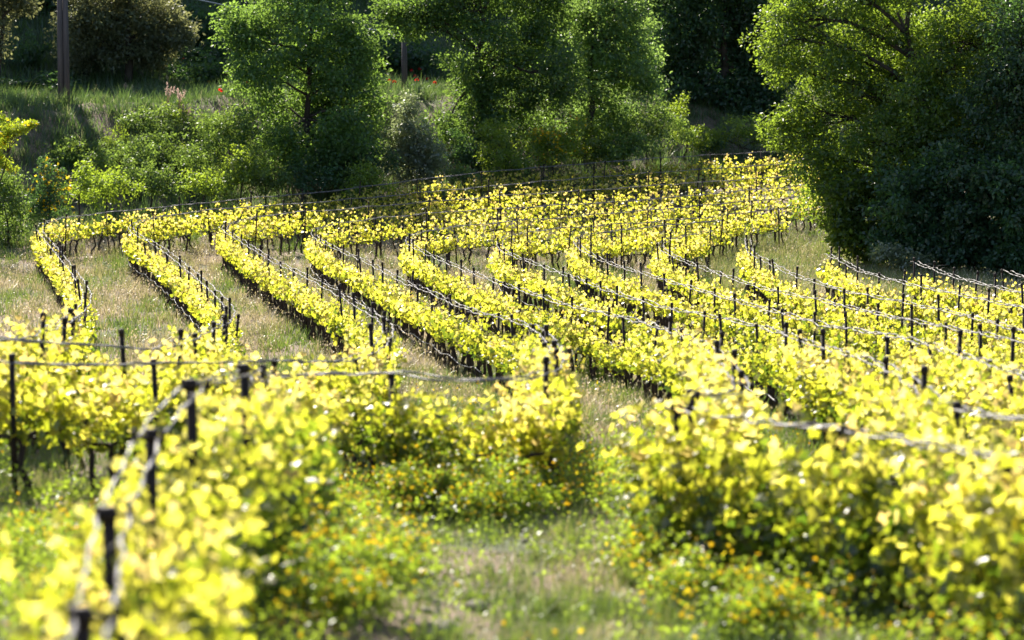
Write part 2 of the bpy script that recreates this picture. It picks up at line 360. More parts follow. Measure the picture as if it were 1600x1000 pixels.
wide_mesh = [vine_foliage(140 + k, 1.44, 640, .06, True, .36, (.08, .162), .24).mesh('foliage', [M['vine']]) for k in range(NV)]
full_mesh = [vine_foliage(80 + k, 1.22, 600, .08, True, .55, (.075, .15), .30).mesh('foliage', [M['vine']]) for k in range(NV)]
vines = []
for rk, P in RW.items():
    s = 4
    while s < len(P) - 3:
        p = P[s]; d = nrm(P[min(s + 5, len(P) - 1)] - P[max(s - 5, 0)])[:2]
        nl = np.array([-d[1], d[0]])
        side = nl if nl @ np.array([-1.0, .15]) > 0 else -nl
        if abs(d[0]) > .8: side = nl if nl[1] > 0 else -nl           # across the slope the shoots lean to the sunny side
        if rk == 4 and p[1] < 29 and abs(d[0]) < .8: side = nl if nl[0] > 0 else -nl
        x, y, dep = pix((p[0], p[1], p[2] + .9))
        vines.append([dep, rk, p, math.atan2(-side[0], side[1]), x, y, s < np.argmin(P[:, 0][:max(30, int(np.argmax(P[:, 1] < 97.5)) or 30)]) + 3 and rk < 9])
        s += int(rng.uniform(9, 12.5))
inview = [v for v in vines if -60 < v[4] < 1660 and v[5] < 1500]
inview.sort(key=lambda v: v[0])
print('VINES', len(vines), 'in view', len(inview))
VL = {1: 'glowing yellow-green grapevine in ', 13: 'big blurred grapevine of yellow-green leaves in '}
stuff = Geo()
for i, (dep, rk, p, rz, x, y, back) in enumerate(inview):
    rz += rng.normal(0, .1) + (0)
    if i < 300:
        e = empty('grapevine', p, rz); e.scale = (rng.uniform(.9, 1.12),) * 2 + (rng.uniform(.86, 1.08) * (.78 if rng.random() < .1 else 1),)
        tag(e, 'leafy yellow-green grapevine in ' + ROWDESC[rk], 'grapevine', 'grapevines of ' + ROWDESC[rk])
        link('trunk', tr_mesh[int(rng.integers(NV))], e)
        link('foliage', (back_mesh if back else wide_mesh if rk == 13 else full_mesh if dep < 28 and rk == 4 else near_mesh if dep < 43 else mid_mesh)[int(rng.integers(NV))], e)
    else:
        ca, sa = math.cos(rz), math.sin(rz)
        for k, gg in enumerate((vine_trunk(i + 2000), vine_foliage(i + 3000, 1.34 if back else 1.2, 150, .08, False, .16, (.075, .13), .70))):
            for vv, ff, rr in [(np.concatenate(gg.v), gg.f, np.concatenate(gg.r))]:
                q = np.stack([vv[:, 0] * ca - vv[:, 1] * sa, vv[:, 0] * sa + vv[:, 1] * ca, vv[:, 2]], -1) + p
                base = stuff.n; stuff.v.append(q.astype(np.float32)); stuff.r.append(rr); stuff.n += len(q)
                stuff.f += [(f + base, k) for f, _ in ff]
if stuff.n:
    tag(stuff.build('grapevine_rows', [M['bark_vine'], M['vine']]), 'dense rows of grapevines at the back of the vineyard below the trees', 'grapevines', kind='stuff')

# ------------------------------------------------------------------ stakes and wires
def stake_geo(r, h, lean, cap=True):
    geo = Geo()
    tube(geo, [(0, 0, -.15), (lean[0] * .5, lean[1] * .5, h * .5), (lean[0], lean[1], h)], [r * 1.05, r, r], 8)
    tube(geo, [(lean[0], lean[1], h - .07), (lean[0], lean[1], h - .02), (lean[0], lean[1], h + .02)], [r * 1.05, r * 1.28, r * 1.1], 8)
    return geo
def bar_geo(r, h, half):
    geo = Geo()
    tube(geo, [(0, -half, h), (0, 0, h + .012), (0, half, h)], [r * .62, r * .7, r * .62], 6)
    for s in (-1, 1): tube(geo, [(0, s * half, h - .03), (0, s * half, h + .06)], [r * .8, r * .8], 6)
    return geo
far_st = [stake_geo(.026, 1.56 + .05 * k - .05, rng.normal(0, .025, 2)).mesh('vine_stake', [M['stake']], True) for k in range(5)]
near_st = [stake_geo(.041, 1.54, rng.normal(0, .02, 2)).mesh('post', [M['stake']], True) for k in range(3)]
near_bar = [bar_geo(.024, 1.50, .095).mesh('crossbar', [M['stake']], True)]
for rk, P in RW.items():
    s = 2; posts = []
    while s < len(P):
        posts.append(s); s += int(rng.uniform(23, 33))
    if rk == 4:
        px_ = np.array([pix((q[0], q[1], q[2] + WIRE_H))[:2] for q in P]); posts = [q for q in posts if P[q][1] > 29.5]
        posts += sorted(int(np.argmin(np.hypot(*(px_ - t_).T) + 1e4 * (P[:, 1] > 31))) for t_ in [(391, 585), (303, 606), (230, 690), (175, 812), (145, 975)])
    for s in posts:
        p = P[s]; d = P[min(s + 4, len(P) - 1)] - P[max(s - 4, 0)]; rz = math.atan2(d[1], d[0])
        x, y, dep = pix((p[0], p[1], p[2] + 1.4))
        if not (-80 < x < 1690 and y < 1300): continue
        lab = 'dark metal stake in ' + ROWDESC[rk]; grp = 'stakes of ' + ROWDESC[rk]
        if dep < 29:
            e = empty('vine_stake', p, rz + rng.normal(0, .1)); tag(e, lab, 'stake', grp)
            link('post', near_st[int(rng.integers(3))], e); link('crossbar', near_bar[0], e)
        else:
            o = link('vine_stake', far_st[int(rng.integers(5))], None, p); k_ = 1.25 if dep < 48 else 1; o.scale = (k_, k_, rng.uniform(.95, 1.07)); o.rotation_euler = (rng.normal(0, .045), rng.normal(0, .045), rng.uniform(0, 6)); tag(o, lab, 'stake', grp)
    # the pair of top wires, wound with dry tendrils
    e = empty('trellis_wire', P[0]); tag(e, 'paired grey wires on top of ' + ROWDESC[rk], 'wire', 'top wires of the vineyard rows')
    n = len(P); ii = np.arange(0, n, 2); arc = ii * .1
    tg = nrm(np.gradient(P[:, :2], axis=0)); nl = np.stack([-tg[:, 1], tg[:, 0]], -1)[ii]
    ph = np.interp(ii, posts, np.arange(len(posts))); sag = .035 * np.abs(np.sin(ph * math.pi))
    for sgn in (-1, 1):
        geo = Geo(); wv = .012 * np.sin(arc * 5.1 + sgn) + rng.normal(0, .006, len(ii))
        pts = np.stack([P[ii, 0] + nl[:, 0] * (sgn * .085 + wv), P[ii, 1] + nl[:, 1] * (sgn * .085 + wv), P[ii, 2] + WIRE_H + .03 - sag + rng.normal(0, .006, len(ii))], -1) - P[0]
        tube(geo, pts, .0065 + np.abs(rng.normal(0, .002, len(ii))), 5)
        for k in range(2):
            a = arc * 26 + k * 3.1
            tw = pts + np.stack([nl[:, 0] * np.sin(a), nl[:, 1] * np.sin(a), np.cos(a)], -1) * .010
            tube(geo, tw, .0045, 4, mi=1)
        for q in rng.integers(1, len(pts) - 2, len(pts) // 14):  # loose dry cane ends
            dv = rng.normal(0, 1, 3) * np.array([.12, .12, .08])
            tube(geo, [pts[q], pts[q] + dv * .6 + [0, 0, .02], pts[q] + dv * 1.3 + [0, 0, -.04]], [.006, .005, .002], 4, mi=1)
        geo.build('strand', [M['wire'], M['cane']], e)
for rk in (2, 4, 6):
    P = RW[rk]; i0 = int(np.argmin(np.abs(P[:, 1] - 96) + 100 * (np.arange(len(P)) < np.argmin(P[:, 0])))); i1 = min(len(P), i0 + 420)
    Q = P[i0:i1:3]; tg = nrm(np.gradient(Q[:, :2], axis=0)); nl = np.stack([-tg[:, 1], tg[:, 0]], -1); nl *= np.where(nl[:, :1] < 0, 1, -1)
    geo = Geo(); pts = np.stack([Q[:, 0] + nl[:, 0] * .12, Q[:, 1] + nl[:, 1] * .12, Q[:, 2] + .42 - .08 * np.abs(np.sin(np.arange(len(Q)) * .3))], -1)
    tube(geo, pts - pts[0], .012, 5); o = geo.build('lower_wire', [M['wire']], None, pts[0])
    tag(o, 'sagging low wire along ' + ROWDESC[rk], 'wire', 'low wires of the vineyard rows')

# ------------------------------------------------------------------ trees and shrubs
def limb(geo, a, b, r0, r1, gq, n=6, bend=.12, sides=7):
    a, b = np.asarray(a, float), np.asarray(b, float); L = np.linalg.norm(b - a)
    t = np.linspace(0, 1, n)[:, None]; p = a + (b - a) * t
    p += np.sin(t * math.pi) * gq.normal(0, bend * L * .5, 3) + np.sin(t * math.pi * 2.3) * gq.normal(0, bend * L * .25, 3)
    p[:, 2] += (np.sin(t[:, 0] * math.pi)) * L * .05
    tube(geo, p, np.linspace(r0, r1, n), sides); return p
def foliage(blobs, gq, dens, per, csize, lsize, tmpl=(LEAF4, LEAF4F), up=.5, geo=None, shell=.45, flat=.7):
    geo = geo or Geo(); C = []
    for c, r in blobs:
        r = np.asarray(r, float); area = (r[0] * r[1] + r[0] * r[2] + r[1] * r[2]) * 4.2
        n = max(3, int(dens * area)); d = nrm(gq.normal(size=(n, 3))); q = gq.uniform(0, 1, n) ** shell
        q *= 1 + .12 * np.sin(d[:, 0] * 5 + c[0]) * np.sin(d[:, 2] * 6 + c[2])
        ok = (np.sin(d[:, 0] * 4.3 + c[1] * 3) * np.sin(d[:, 1] * 4.1 + c[0] * 2) + np.sin(d[:, 2] * 5.2 + c[2] * 2)) > -.75
        q *= 1 + .16 * gq.normal(size=n) * (q > .8)
        C.append(np.concatenate([np.asarray(c) + d * r * q[:, None], d * q[:, None]], 1)[ok])
    C = np.concatenate(C); n = len(C)
    m = np.clip(gq.poisson(per, n), 4, None); idx = np.repeat(np.arange(n), m); k = len(idx)
    cs = csize * gq.uniform(.55, 1.35, n)[idx]
    o = nrm(gq.normal(size=(k, 3))) * (gq.uniform(0, 1, (k, 1)) ** .45) * np.array([1, 1, flat]) * cs[:, None]
    pos = C[idx, :3] + o
    nn = nrm(gq.normal(size=(k, 3)) * .8 + np.array([0, 0, up]) + C[idx, 3:] * .35 + o / csize * .3)
    ax = nrm(o + np.array([0, 0, -.25 * csize])) + gq.normal(0, .4, (k, 3))
    rnd = np.clip(gq.normal(.5, .17, n)[idx] + gq.normal(0, .17, k), 0, 1)
    scatter(geo, tmpl[0], tmpl[1], pos, frames(nn, gq, ax), gq.uniform(*lsize, k), rnd)
    return geo, C
def pblobs(spec, Y, base):
    """(px, py, half-width px, half-height px, metres nearer/farther) -> blobs round the tree's own base"""
    out = []
    for q in spec:
        x, y, rx, ry = q[:4]; dy = q[4] if len(q) > 4 else 0
        c = at(x, y, Y + dy); k = (Y + dy) / FPX
        out.append((c - base, (rx * k, max(rx, ry) * k * .9, ry * k)))
    return out
def tree(name, label, cat, base, blobs, mat, seed, dens=2.2, per=34, csize=.5, lsize=(.12, .22), tr=.2, fork=.3, group=None, shell=.45, bmat=None, up=.5, flowers=None, tw=.35):
    gq = np.random.default_rng(seed); root = empty(name, base); tag(root, label, cat, group)
    if cat == 'tree': dens *= 1.35; csize *= 1.3; per = int(per * 1.9); shell = .36; lsize = (lsize[0] * .9, lsize[1] * .92)
    if cat in ('shrub', 'bush'): dens *= 2.3; lsize = (lsize[0] * 1., lsize[1] * 1.02)
    tg = Geo(); cen = np.mean([b[0] for b in blobs], 0); top = max(b[0][2] for b in blobs)
    fk = np.array([cen[0] * .35, cen[1] * .35, max(.25, top * fork)])
    limb(tg, (0, 0, -.3), fk, tr, tr * .75, gq, 6, .06, 9)
    sat = []
    if cat != 'flowering bush':
        for c, r in blobs:
            for d in nrm(gq.normal(size=(4, 3))): sat.append((np.asarray(c) + d * np.asarray(r) * gq.uniform(.8, 1.12), np.asarray(r) * gq.uniform(.2, .42)))
        blobs = [(c, np.asarray(r) * .88) for c, r in blobs]
    geo, C = foliage(list(blobs) + sat, gq, dens * .85, per, csize, lsize, up=up, shell=shell)
    ld = fk
    lead = limb(tg, fk, [cen[0], cen[1], top * .86], tr * .72, tr * .18, gq, 7, .08, 8)
    for c, r in blobs:
        a = lead[int(np.clip(np.argmin(np.abs(lead[:, 2] - (c[2] - .45 * np.hypot(c[0] - cen[0], c[1] - cen[1])))), 0, 5))]
        p = limb(tg, a, c, tr * .38, tr * .10, gq, 6, .12, 6)
        near = C[np.linalg.norm((C[:, :3] - c) / np.asarray(r), axis=1) < 1.15]
        for q in near[gq.random(len(near)) < tw][:26]:
            limb(tg, p[int(gq.integers(2, 6))], q[:3], tr * .09, tr * .03, gq, 4, .1, 4)
    tg.build('trunk', [bmat or M['bark']], root, smooth=True)
    geo.build('crown' if cat == 'tree' else 'foliage', [mat], root)
    if flowers:
        fm, n, lo, sel = flowers; sc = C[:, 3:] @ np.array(sel); ok = C[sc > np.quantile(sc, lo)]
        q = ok[gq.integers(0, len(ok), n)]; fg = Geo()
        pos = q[:, :3] + gq.normal(0, csize * .5, (n, 3)) + q[:, 3:] * .12
        nn = nrm(gq.normal(size=(n, 3)) + np.array([0, 0, .5]))
        scatter(fg, VLEAF6, VLEAF6F, pos, frames(nn, gq), gq.uniform(.07, .14, n) * (1 if cat != 'flowering bush' else .34), gq.random(n))
        tag(fg.build('flowers', [fm], root), kind='stuff')
    return root
def ground_at(px, Y):
    x = (px - 800) / FPX * Y * math.cos(PITCH) * 1.01; return np.array([x, Y, float(G(x, Y))])
def ptree(name, label, cat, px, Y, spec, mat, seed, **k):
    b = ground_at(px, Y); return tree(name, label, cat, b, pblobs(spec, Y, b), mat, seed, **k)
T = 'tree'
ptree('ash_tree', 'broad green ash tree with a dark forked trunk, standing before the shaded slope', T, 476, 116,
      [(455, 30, 85, 45), (545, 50, 55, 45, 1), (392, 62, 38, 38), (480, 100, 105, 50), (564, 118, 36, 48, .5), (392, 118, 36, 24, -.5), (565, 185, 52, 58, 1), (500, -40, 90, 50, 1), (430, 165, 45, 40, 1), (520, 160, 60, 45, 2),
       (510, 235, 75, 38, 2), (455, 225, 40, 36, -1), (500, 255, 60, 26, -1), (545, 215, 50, 45, -1.5), (500, 200, 50, 50, 1.5), (560, 240, 45, 35, 1.5), (365, 40, 22, 22)], M['ash'], 1, dens=2.4, tr=.17, fork=.34, tw=.4)
ptree('ash_tree', 'tall spreading ash tree with a long bough reaching out over the far pole', T, 748, 123,
      [(645, 25, 55, 32), (715, 15, 60, 45), (725, 110, 42, 42, -.5), (785, 90, 70, 55), (845, 55, 60, 60, 1), (835, 145, 55, 42), (765, 165, 48, 38), (880, 115, 40, 50, -1), (790, -40, 120, 45), (600, 8, 22, 18), (735, 180, 40, 40, 1), (820, 200, 50, 35, 1), (700, 205, 30, 25, -1), (765, 215, 40, 30, -1), (690, -20, 70, 35, 1)],
      M['ash'], 2, dens=2.3, tr=.22, fork=.4, tw=.4)
ptree('pale_ash_tree', 'lighter green feathery tree close beside the tall ash', T, 905, 124,
      [(955, 75, 55, 60), (985, 125, 36, 50), (925, 150, 45, 45), (960, 15, 55, 40), (1000, 55, 25, 45), (945, 190, 50, 35, 1), (910, 40, 40, 50, 1), (950, -50, 60, 40)], M['ash2'], 3, dens=2.4, tr=.16, fork=.42)
ptree('dark_tree', 'dark shaded tree between the feathery tree and the great oak', T, 1130, 134,
      [(1070, 55, 60, 70), (1140, 50, 65, 70, 1), (1100, 140, 70, 60), (1185, 110, 55, 80, 1), (1110, -40, 100, 50), (1195, 20, 50, 60), (1160, 185, 55, 45), (1060, 150, 45, 45, 1), (1200, 190, 40, 50, 1)], M['dark'], 4, dens=2.6, per=36, csize=.55, lsize=(.16, .28), tr=.25)
ptree('oak_tree', 'great sunlit oak with low sweeping boughs beside the vineyard', T, 1445, 99,
      [(1245, 35, 52, 45), (1215, 60, 25, 40, -.5), (1290, 85, 65, 50), (1235, 110, 35, 22), (1262, 180, 48, 30), (1218, 205, 30, 22), (1330, 140, 75, 55), (1285, 215, 50, 30), (1380, 50, 85, 55, 1), (1450, 90, 80, 60, 2), (1400, 190, 85, 60), (1490, 170, 80, 60, 1),
       (1530, 50, 80, 60, 2), (1345, 270, 55, 50), (1300, 275, 35, 40, -.5), (1310, -20, 100, 40), (1430, -50, 120, 45), (1420, 265, 70, 45, .5), (1560, 20, 60, 60), (1480, 250, 70, 50), (1550, 230, 70, 60, 1), (1620, 120, 60, 80, 2), (1380, 120, 60, 50, 2), (1440, 160, 60, 45, -2.5), (1420, 230, 60, 45, -2.5), (1490, 110, 55, 45, -2), (1370, 220, 50, 40, -2), (1500, 220, 60, 50, -2), (1295, 300, 42, 45, -1), (1325, 335, 40, 35, -1.5), (1265, 240, 36, 30, -1), (1500, 60, 70, 60, -1), (1545, 150, 60, 60, -1.5), (1560, 240, 60, 60, -1.5), (1480, 300, 70, 50, -1.5), (1590, 50, 60, 70, -1)], M['oak'], 5, dens=3.1, per=34, csize=.42, lsize=(.10, .19), tr=.26, fork=.25, tw=.4)
D_ = 94
ptree('evergreen_tree', 'dark evergreen with blue-green foliage standing against the oak trunk', T, 1580, 95, [(1575, 100, 45, 75), (1590, 30, 50, 50), (1560, 180, 55, 55), (1600, 210, 60, 60), (1625, 120, 60, 90)], M['dark'], 6, dens=2.6, csize=.4, lsize=(.10, .2), tr=.2)
for k, (px, Y, lab, spec) in enumerate([
    (1360, 97, 'leafy green bush lowest under the oak at the grass edge', [(1350, 335, 55, 48), (1330, 300, 40, 40), (1385, 375, 45, 30), (1390, 300, 50, 50), (1350, 385, 45, 22), (1330, 365, 30, 22)]),
    (1440, 95, 'wide dark evergreen bush in deep shade below the oak', [(1430, 310, 75, 65), (1470, 355, 65, 50), (1415, 375, 55, 38), (1480, 280, 60, 55), (1460, 395, 60, 28)]),
    (1520, 94, 'tall dark evergreen thicket behind the last wires', [(1510, 290, 75, 75), (1545, 350, 65, 58), (1500, 382, 60, 40), (1560, 280, 60, 60), (1545, 400, 60, 26)]),
    (1600, 93, 'dark evergreen thicket cut by the picture edge behind the last short row', [(1595, 300, 60, 70), (1610, 380, 60, 45), (1640, 330, 60, 80), (1600, 405, 55, 25)])]):
    ptree('evergreen_bush', lab, 'bush', px, Y, spec, M['dark'] if k else M['oak'], 20 + k, dens=2.2, per=46, csize=.42, lsize=(.12, .22), tr=.08, shell=.34)
ptree('holm_oak', 'grey-green holm oak hanging over the shaded slope behind the double pole', T, 205, 133,
      [(160, 25, 50, 45), (225, 20, 55, 40, 1), (200, 75, 60, 35), (268, 30, 30, 32), (245, 70, 35, 28), (150, 80, 35, 35, 1), (190, -40, 90, 45), (285, 55, 14, 16, -.5), (120, 60, 30, 50)], M['holm'], 7, dens=2.5, csize=.5, lsize=(.13, .24), tr=.22, fork=.25)
ptree('holm_oak', 'grey-green tree at the picture corner left of the double pole', T, 0, 124, [(5, 10, 38, 24), (-30, 40, 40, 40), (10, -40, 60, 40), (30, 5, 14, 12)], M['holm'], 8, dens=2.4, csize=.5, lsize=(.13, .24), tr=.2)
# woods on the shaded hillside
wood = []
def wood_proto(seed, mat):
    gq = np.random.default_rng(seed); bl = [((0, 0, 4.2), (2.2, 2.2, 2.0)), ((1.1, .5, 5.6), (1.7, 1.7, 1.7)), ((-1.2, -.4, 5.2), (1.7, 1.7, 1.6)), ((.1, .2, 7.0), (1.5, 1.5, 1.4)), ((-.6, .8, 2.6), (1.8, 1.8, 1.5)), ((1, -.8, 2.8), (1.8, 1.8, 1.5))]
    bl = [(np.array(c) + gq.normal(0, .3, 3), r) for c, r in bl]
    geo, C = foliage(bl, gq, 1.7, 26, .65, (.22, .36)); tg = Geo(); limb(tg, (0, 0, -.4), (0, 0, 5.5), .24, .08, gq)
    for c, r in bl: limb(tg, (0, 0, 2 + gq.uniform(0, 1.5)), c, .09, .03, gq)
    return tg.mesh('trunk', [M['bark']], True), geo.mesh('crown', [mat])
protos = [wood_proto(31, M['dark']), wood_proto(32, M['dark']), wood_proto(33, M['holm'])]
for x, Y in [(X_ + rng.uniform(-.8, .8), float(foot(X_)) + 44 + rng.uniform(-2, 2) + row * 8) for row in range(3) for X_ in np.arange(-34 + row, 36, 3.6)]:
    e = empty('woodland_tree', (x, Y, float(G(x, Y))), rng.uniform(0, 6)); s = rng.uniform(.85, 1.25); e.scale = (s, s, s * rng.uniform(.9, 1.15))
    tag(e, 'dark tree in the shaded woods up the hillside behind the poles', T, 'trees of the hillside woods')
    a, b = protos[int(rng.integers(3))]; link('trunk', a, e); link('crown', b, e)
gq = np.random.default_rng(40); sm = foliage([(np.array([0, 0, .7]), (1.3, 1.2, .9)), (np.array([.8, .2, .5]), (.9, .9, .7)), (np.array([-.8, -.2, .5]), (.9, .9, .7))], gq, 3, 30, .35, (.12, .22))[0].mesh('scrub_bush', [M['dark']])
for k in range(60):
    X_ = rng.uniform(-30, 14); Y_ = float(foot(X_)) + rng.uniform(24, 42)
    o = link('scrub_bush', sm, None, (X_, Y_, float(G(X_, Y_)))); o.rotation_euler = (0, 0, rng.uniform(0, 6)); o.scale = (rng.uniform(.7, 1.5),) * 2 + (rng.uniform(.7, 1.4),)
    tag(o, 'dark scrub bush on the shaded slope behind the poles', 'bush', 'scrub on the shaded slope')
gq = np.random.default_rng(77); lowm = [foliage([(np.array([0, 0, .3]), (.9, .8, .5)), (np.array([.6, .2, .2]), (.6, .6, .4)), (np.array([-.6, -.2, .22]), (.6, .6, .4))], gq, 6, 26, .24, (.06, .13))[0].mesh('bank_shrub', [M[k]]) for k in ('weed', 'shrub', 'shrub')]
for k in range(26):
    px_, py_ = rng.uniform(90, 345), rng.uniform(185, 300); p = on_ground(px_, py_)
    if px_ < 150 and py_ < 230: continue
    o = link('bank_shrub', lowm[k % 3], None, p); o.rotation_euler = (.25, 0, rng.uniform(0, 6)); o.scale = (rng.uniform(.6, 1.3),) * 2 + (rng.uniform(.6, 1.3),)
    tag(o, 'low tangled shrub growing on the open grass of the bank', 'shrub', 'low shrubs scattered over the bank')
# shrubs of the bank
SH = [
 ('shrub', 'low green shrub tucked between the broom and the dark rounded shrub', 120, 106.5, [(120, 305, 30, 22), (140, 275, 26, 20)], 'weed'),
 ('shrub', 'pale leafy shrub in the middle of the lower bank', 200, 113, [(200, 235, 34, 22), (170, 248, 28, 20)], 'shrub'),
 ('shrub', 'dark shrub between the large bright shrub and the ash', 375, 111.5, [(365, 270, 36, 28), (395, 250, 36, 28)], 'weed'),
 ('shrub', 'dark shrub behind the dome of brambles', 540, 115, [(535, 255, 40, 34), (590, 250, 36, 30)], 'dark'),
 ('shrub', 'leafy shrub just right of the reddish tipped one', 790, 118, [(790, 245, 40, 28), (770, 215, 36, 30), (815, 258, 30, 18)], 'weed'),
 ('shrub', 'pale shrub at the foot of the feathery tree', 965, 120.5, [(960, 232, 40, 20), (995, 228, 34, 20)], 'shrub'),
 ('shrub', 'dark shrub above the far end of the back wires', 1230, 127, [(1225, 215, 36, 26), (1265, 220, 36, 22), (1100, 228, 30, 14)], 'dark'),
 ('shrub', 'large bright green shrub spilling down the bank beside the ash trunk', 350, 114, [(345, 195, 55, 40), (385, 225, 45, 40), (325, 240, 45, 35), (380, 180, 30, 25)], 'shrub'),
 ('shrub', 'yellow-lit tangled shrub on the lower bank above the outermost wire', 235, 110, [(235, 275, 35, 25), (262, 290, 32, 22), (210, 265, 25, 18)], 'shrub'),
 ('shrub', 'dark rounded shrub low on the bank near the broom', 175, 108, [(180, 290, 42, 28), (150, 300, 30, 24)], 'weed'),
 ('shrub', 'green shrub halfway up the bank beneath the dry plumes', 270, 115, [(255, 225, 28, 20), (285, 245, 28, 22)], 'shrub'),
 ('shrub', 'dark shrub at the foot of the bank touching the outermost row', 310, 110.5, [(310, 285, 32, 25), (340, 290, 28, 22)], 'weed'),
 ('shrub', 'yellowish shrub under the ash where the bank begins', 415, 112, [(400, 275, 28, 24), (430, 285, 24, 18)], 'shrub'),
 ('shrub', 'dark shrub in the ash shade behind the outermost row', 480, 113, [(470, 275, 36, 24), (510, 282, 26, 18)], 'dark'),
 ('bramble_mound', 'dome of brambles with a sunlit crest behind the outermost row', 572, 112.5, [(572, 278, 34, 24), (590, 290, 24, 18), (552, 290, 20, 18)], 'weed'),
 ('grey_shrub', 'tall grey-green silvery shrub beside the gap of sunny grass', 645, 117, [(636, 172, 20, 28), (645, 205, 32, 30), (628, 225, 32, 30), (640, 245, 42, 30), (662, 240, 34, 30), (650, 275, 46, 18), (680, 255, 30, 28), (612, 255, 24, 24)], 'grey'),
 ('shrub', 'reddish tipped low shrub at the end of the silvery one', 715, 116, [(715, 272, 28, 12), (740, 278, 22, 9)], 'shrub'),
 ('shrub', 'dark bush in deep shade at the foot of the tall ash', 735, 120, [(725, 235, 40, 30), (765, 250, 40, 28)], 'dark'),
 ('shrub', 'leafy bush hanging beneath the feathery tree', 925, 121, [(915, 225, 40, 28), (950, 235, 35, 24)], 'weed'),
 ('shrub', 'bright green bush left of the dark tree', 1010, 124, [(1005, 195, 40, 30), (1040, 205, 36, 30), (985, 220, 36, 22)], 'shrub'),
 ('shrub', 'vivid green bush at the foot of the dark tree', 1065, 126, [(1062, 180, 20, 30), (1085, 215, 35, 20)], 'weed'),
 ('shrub', 'shaded bush in front of the dark tree above the back wires', 1160, 127, [(1150, 205, 36, 24), (1195, 215, 30, 20), (1120, 215, 25, 18)], 'weed'),
 ('shrub', 'pale dry bramble bush on the grass before the evergreens', 1410, 93.5, [(1405, 398, 30, 14), (1435, 408, 22, 10), (1375, 392, 20, 10)], 'grey'),
 ('shrub', 'light green leafy bush at the picture edge beside the broom', 18, 104, [(12, 290, 30, 28), (25, 330, 36, 28), (-10, 320, 30, 40), (18, 362, 40, 24), (-15, 380, 40, 24)], 'shrub'),
]
for k, (nm, lab, px, Y, spec, mt) in enumerate(SH):
    ptree(nm, lab, 'shrub', px, Y, spec, M[mt], 60 + k, dens=5.5 if mt == 'grey' else 3.2, per=30, csize=.28, lsize=(.07, .15), tr=.06, fork=.2)
ptree('broom_bush', 'dark broom bush with orange-yellow blossom down its sunny side', 'shrub', 75, 105, [(72, 280, 24, 30), (85, 305, 28, 28), (62, 315, 26, 26), (78, 335, 30, 16)], M['dark'], 90, dens=3.4, csize=.25, lsize=(.06, .13), tr=.06,
      flowers=(M['yellow'], 230, .66, (.8, -.2, .6)))
ptree('broom_bush', 'dark bush sprinkled with yellow blossom under the feathery tree', 'shrub', 865, 120, [(845, 225, 34, 26), (885, 222, 36, 26), (865, 240, 40, 20)], M['weed'], 91, dens=3.2, csize=.28, lsize=(.07, .14), tr=.06,
      flowers=(M['yellow'], 260, .55, (.5, -.2, .8)))
ptree('yellow_sapling', 'yellow-leaved sapling whose branches poke in at the picture edge', T, -20, 101, [(5, 195, 16, 12), (30, 197, 16, 5), (42, 195, 9, 3), (28, 207, 16, 4), (5, 215, 14, 8), (-15, 230, 30, 40), (8, 255, 14, 14)], M['lime'], 92, dens=5, per=26, csize=.16, lsize=(.06, .13), tr=.05, fork=.5,
      flowers=(M['yellow'], 110, .3, (0, 0, -1)))

# ------------------------------------------------------------------ poles, cable, poppies, plumes, stones
b = ground_at(105, 121.3); e = empty('utility_pole', b); tag(e, 'double wooden utility pole standing on the bank before the shaded woods', 'pole')
for s in (-1, 1):
    geo = Geo(); tube(geo, [(s * .125, s * .02, -.4), (s * .12, 0, 3), (s * .10, 0, 6.6)], [.135, .125, .105], 12); geo.build('pole', [M['pole']], e, smooth=True)
geo = Geo(); tube(geo, [(-.24, -.13, 4.9), (.24, -.13, 4.9)], [.02, .02], 6); tube(geo, [(-.9, -.15, 6.3), (.9, -.15, 6.3)], [.05, .05], 6); geo.build('crossarm', [M['pole']], e)
b2 = on_ground(632, 142); topz = at(632, 50, b2[1])[2] - b2[2]
geo = Geo(); tube(geo, [(0, 0, -.4), (0, 0, topz * .5), (0, 0, topz)], [.14, .13, .11], 12)
e2 = empty('utility_pole', b2); tag(e2, 'single wooden utility pole under the long ash bough', 'pole'); geo.build('pole', [M['pole']], e2, smooth=True)
geo = Geo(); tube(geo, [(0, -.13, topz - .1), (0, -.13, topz + .1)], [.03, .05], 8); geo.build('insulator', [M['stone']], e2)
A = at(105, -48, 121.2); B = at(632, 53, b2[1] - .14); t = np.linspace(0, 1, 30)[:, None]; pts = A + (B - A) * t; pts[:, 2] -= .25 * np.sin(t[:, 0] * math.pi)
geo = Geo(); tube(geo, pts - A, .022, 5); tag(geo.build('power_cable', [M['cable']], None, A), 'thin pale cable strung between the two utility poles', 'cable')
def poppy():
    geo = Geo(); tube(geo, [(0, 0, 0), (.02, .01, .25), (.03, 0, .5)], [.006, .005, .004], 4, mi=1)
    for k in range(5):
        a = k * 1.257; n = np.array([[math.cos(a) * .7, math.sin(a) * .7, .6]])
        scatter(geo, VLEAF6, VLEAF6F, np.array([[.03 + .05 * math.cos(a), .05 * math.sin(a), .53]]), frames(n), np.array([.16]), np.array([.2 + .15 * k]))
    return geo.mesh('poppy', [M['red'], M['weed']])
pm = poppy()
for x, y in [(324, 114), (329, 117), (350, 117), (346, 121), (329, 128), (387, 134), (395, 136), (337, 143), (383, 108), (616, 131), (640, 112), (655, 110), (653, 128), (670, 125), (676, 130), (648, 121), (282, 95), (615, 128)]:
    p = on_ground(x, y + 14); o = link('poppy', pm, None, p); o.rotation_euler = (rng.normal(0, .2), rng.normal(0, .2), rng.uniform(0, 6)); o.scale = (1.0,) * 3
    tag(o, 'red poppy on the shaded slope beside the ash tree', 'poppy', 'poppies on the shaded slope')
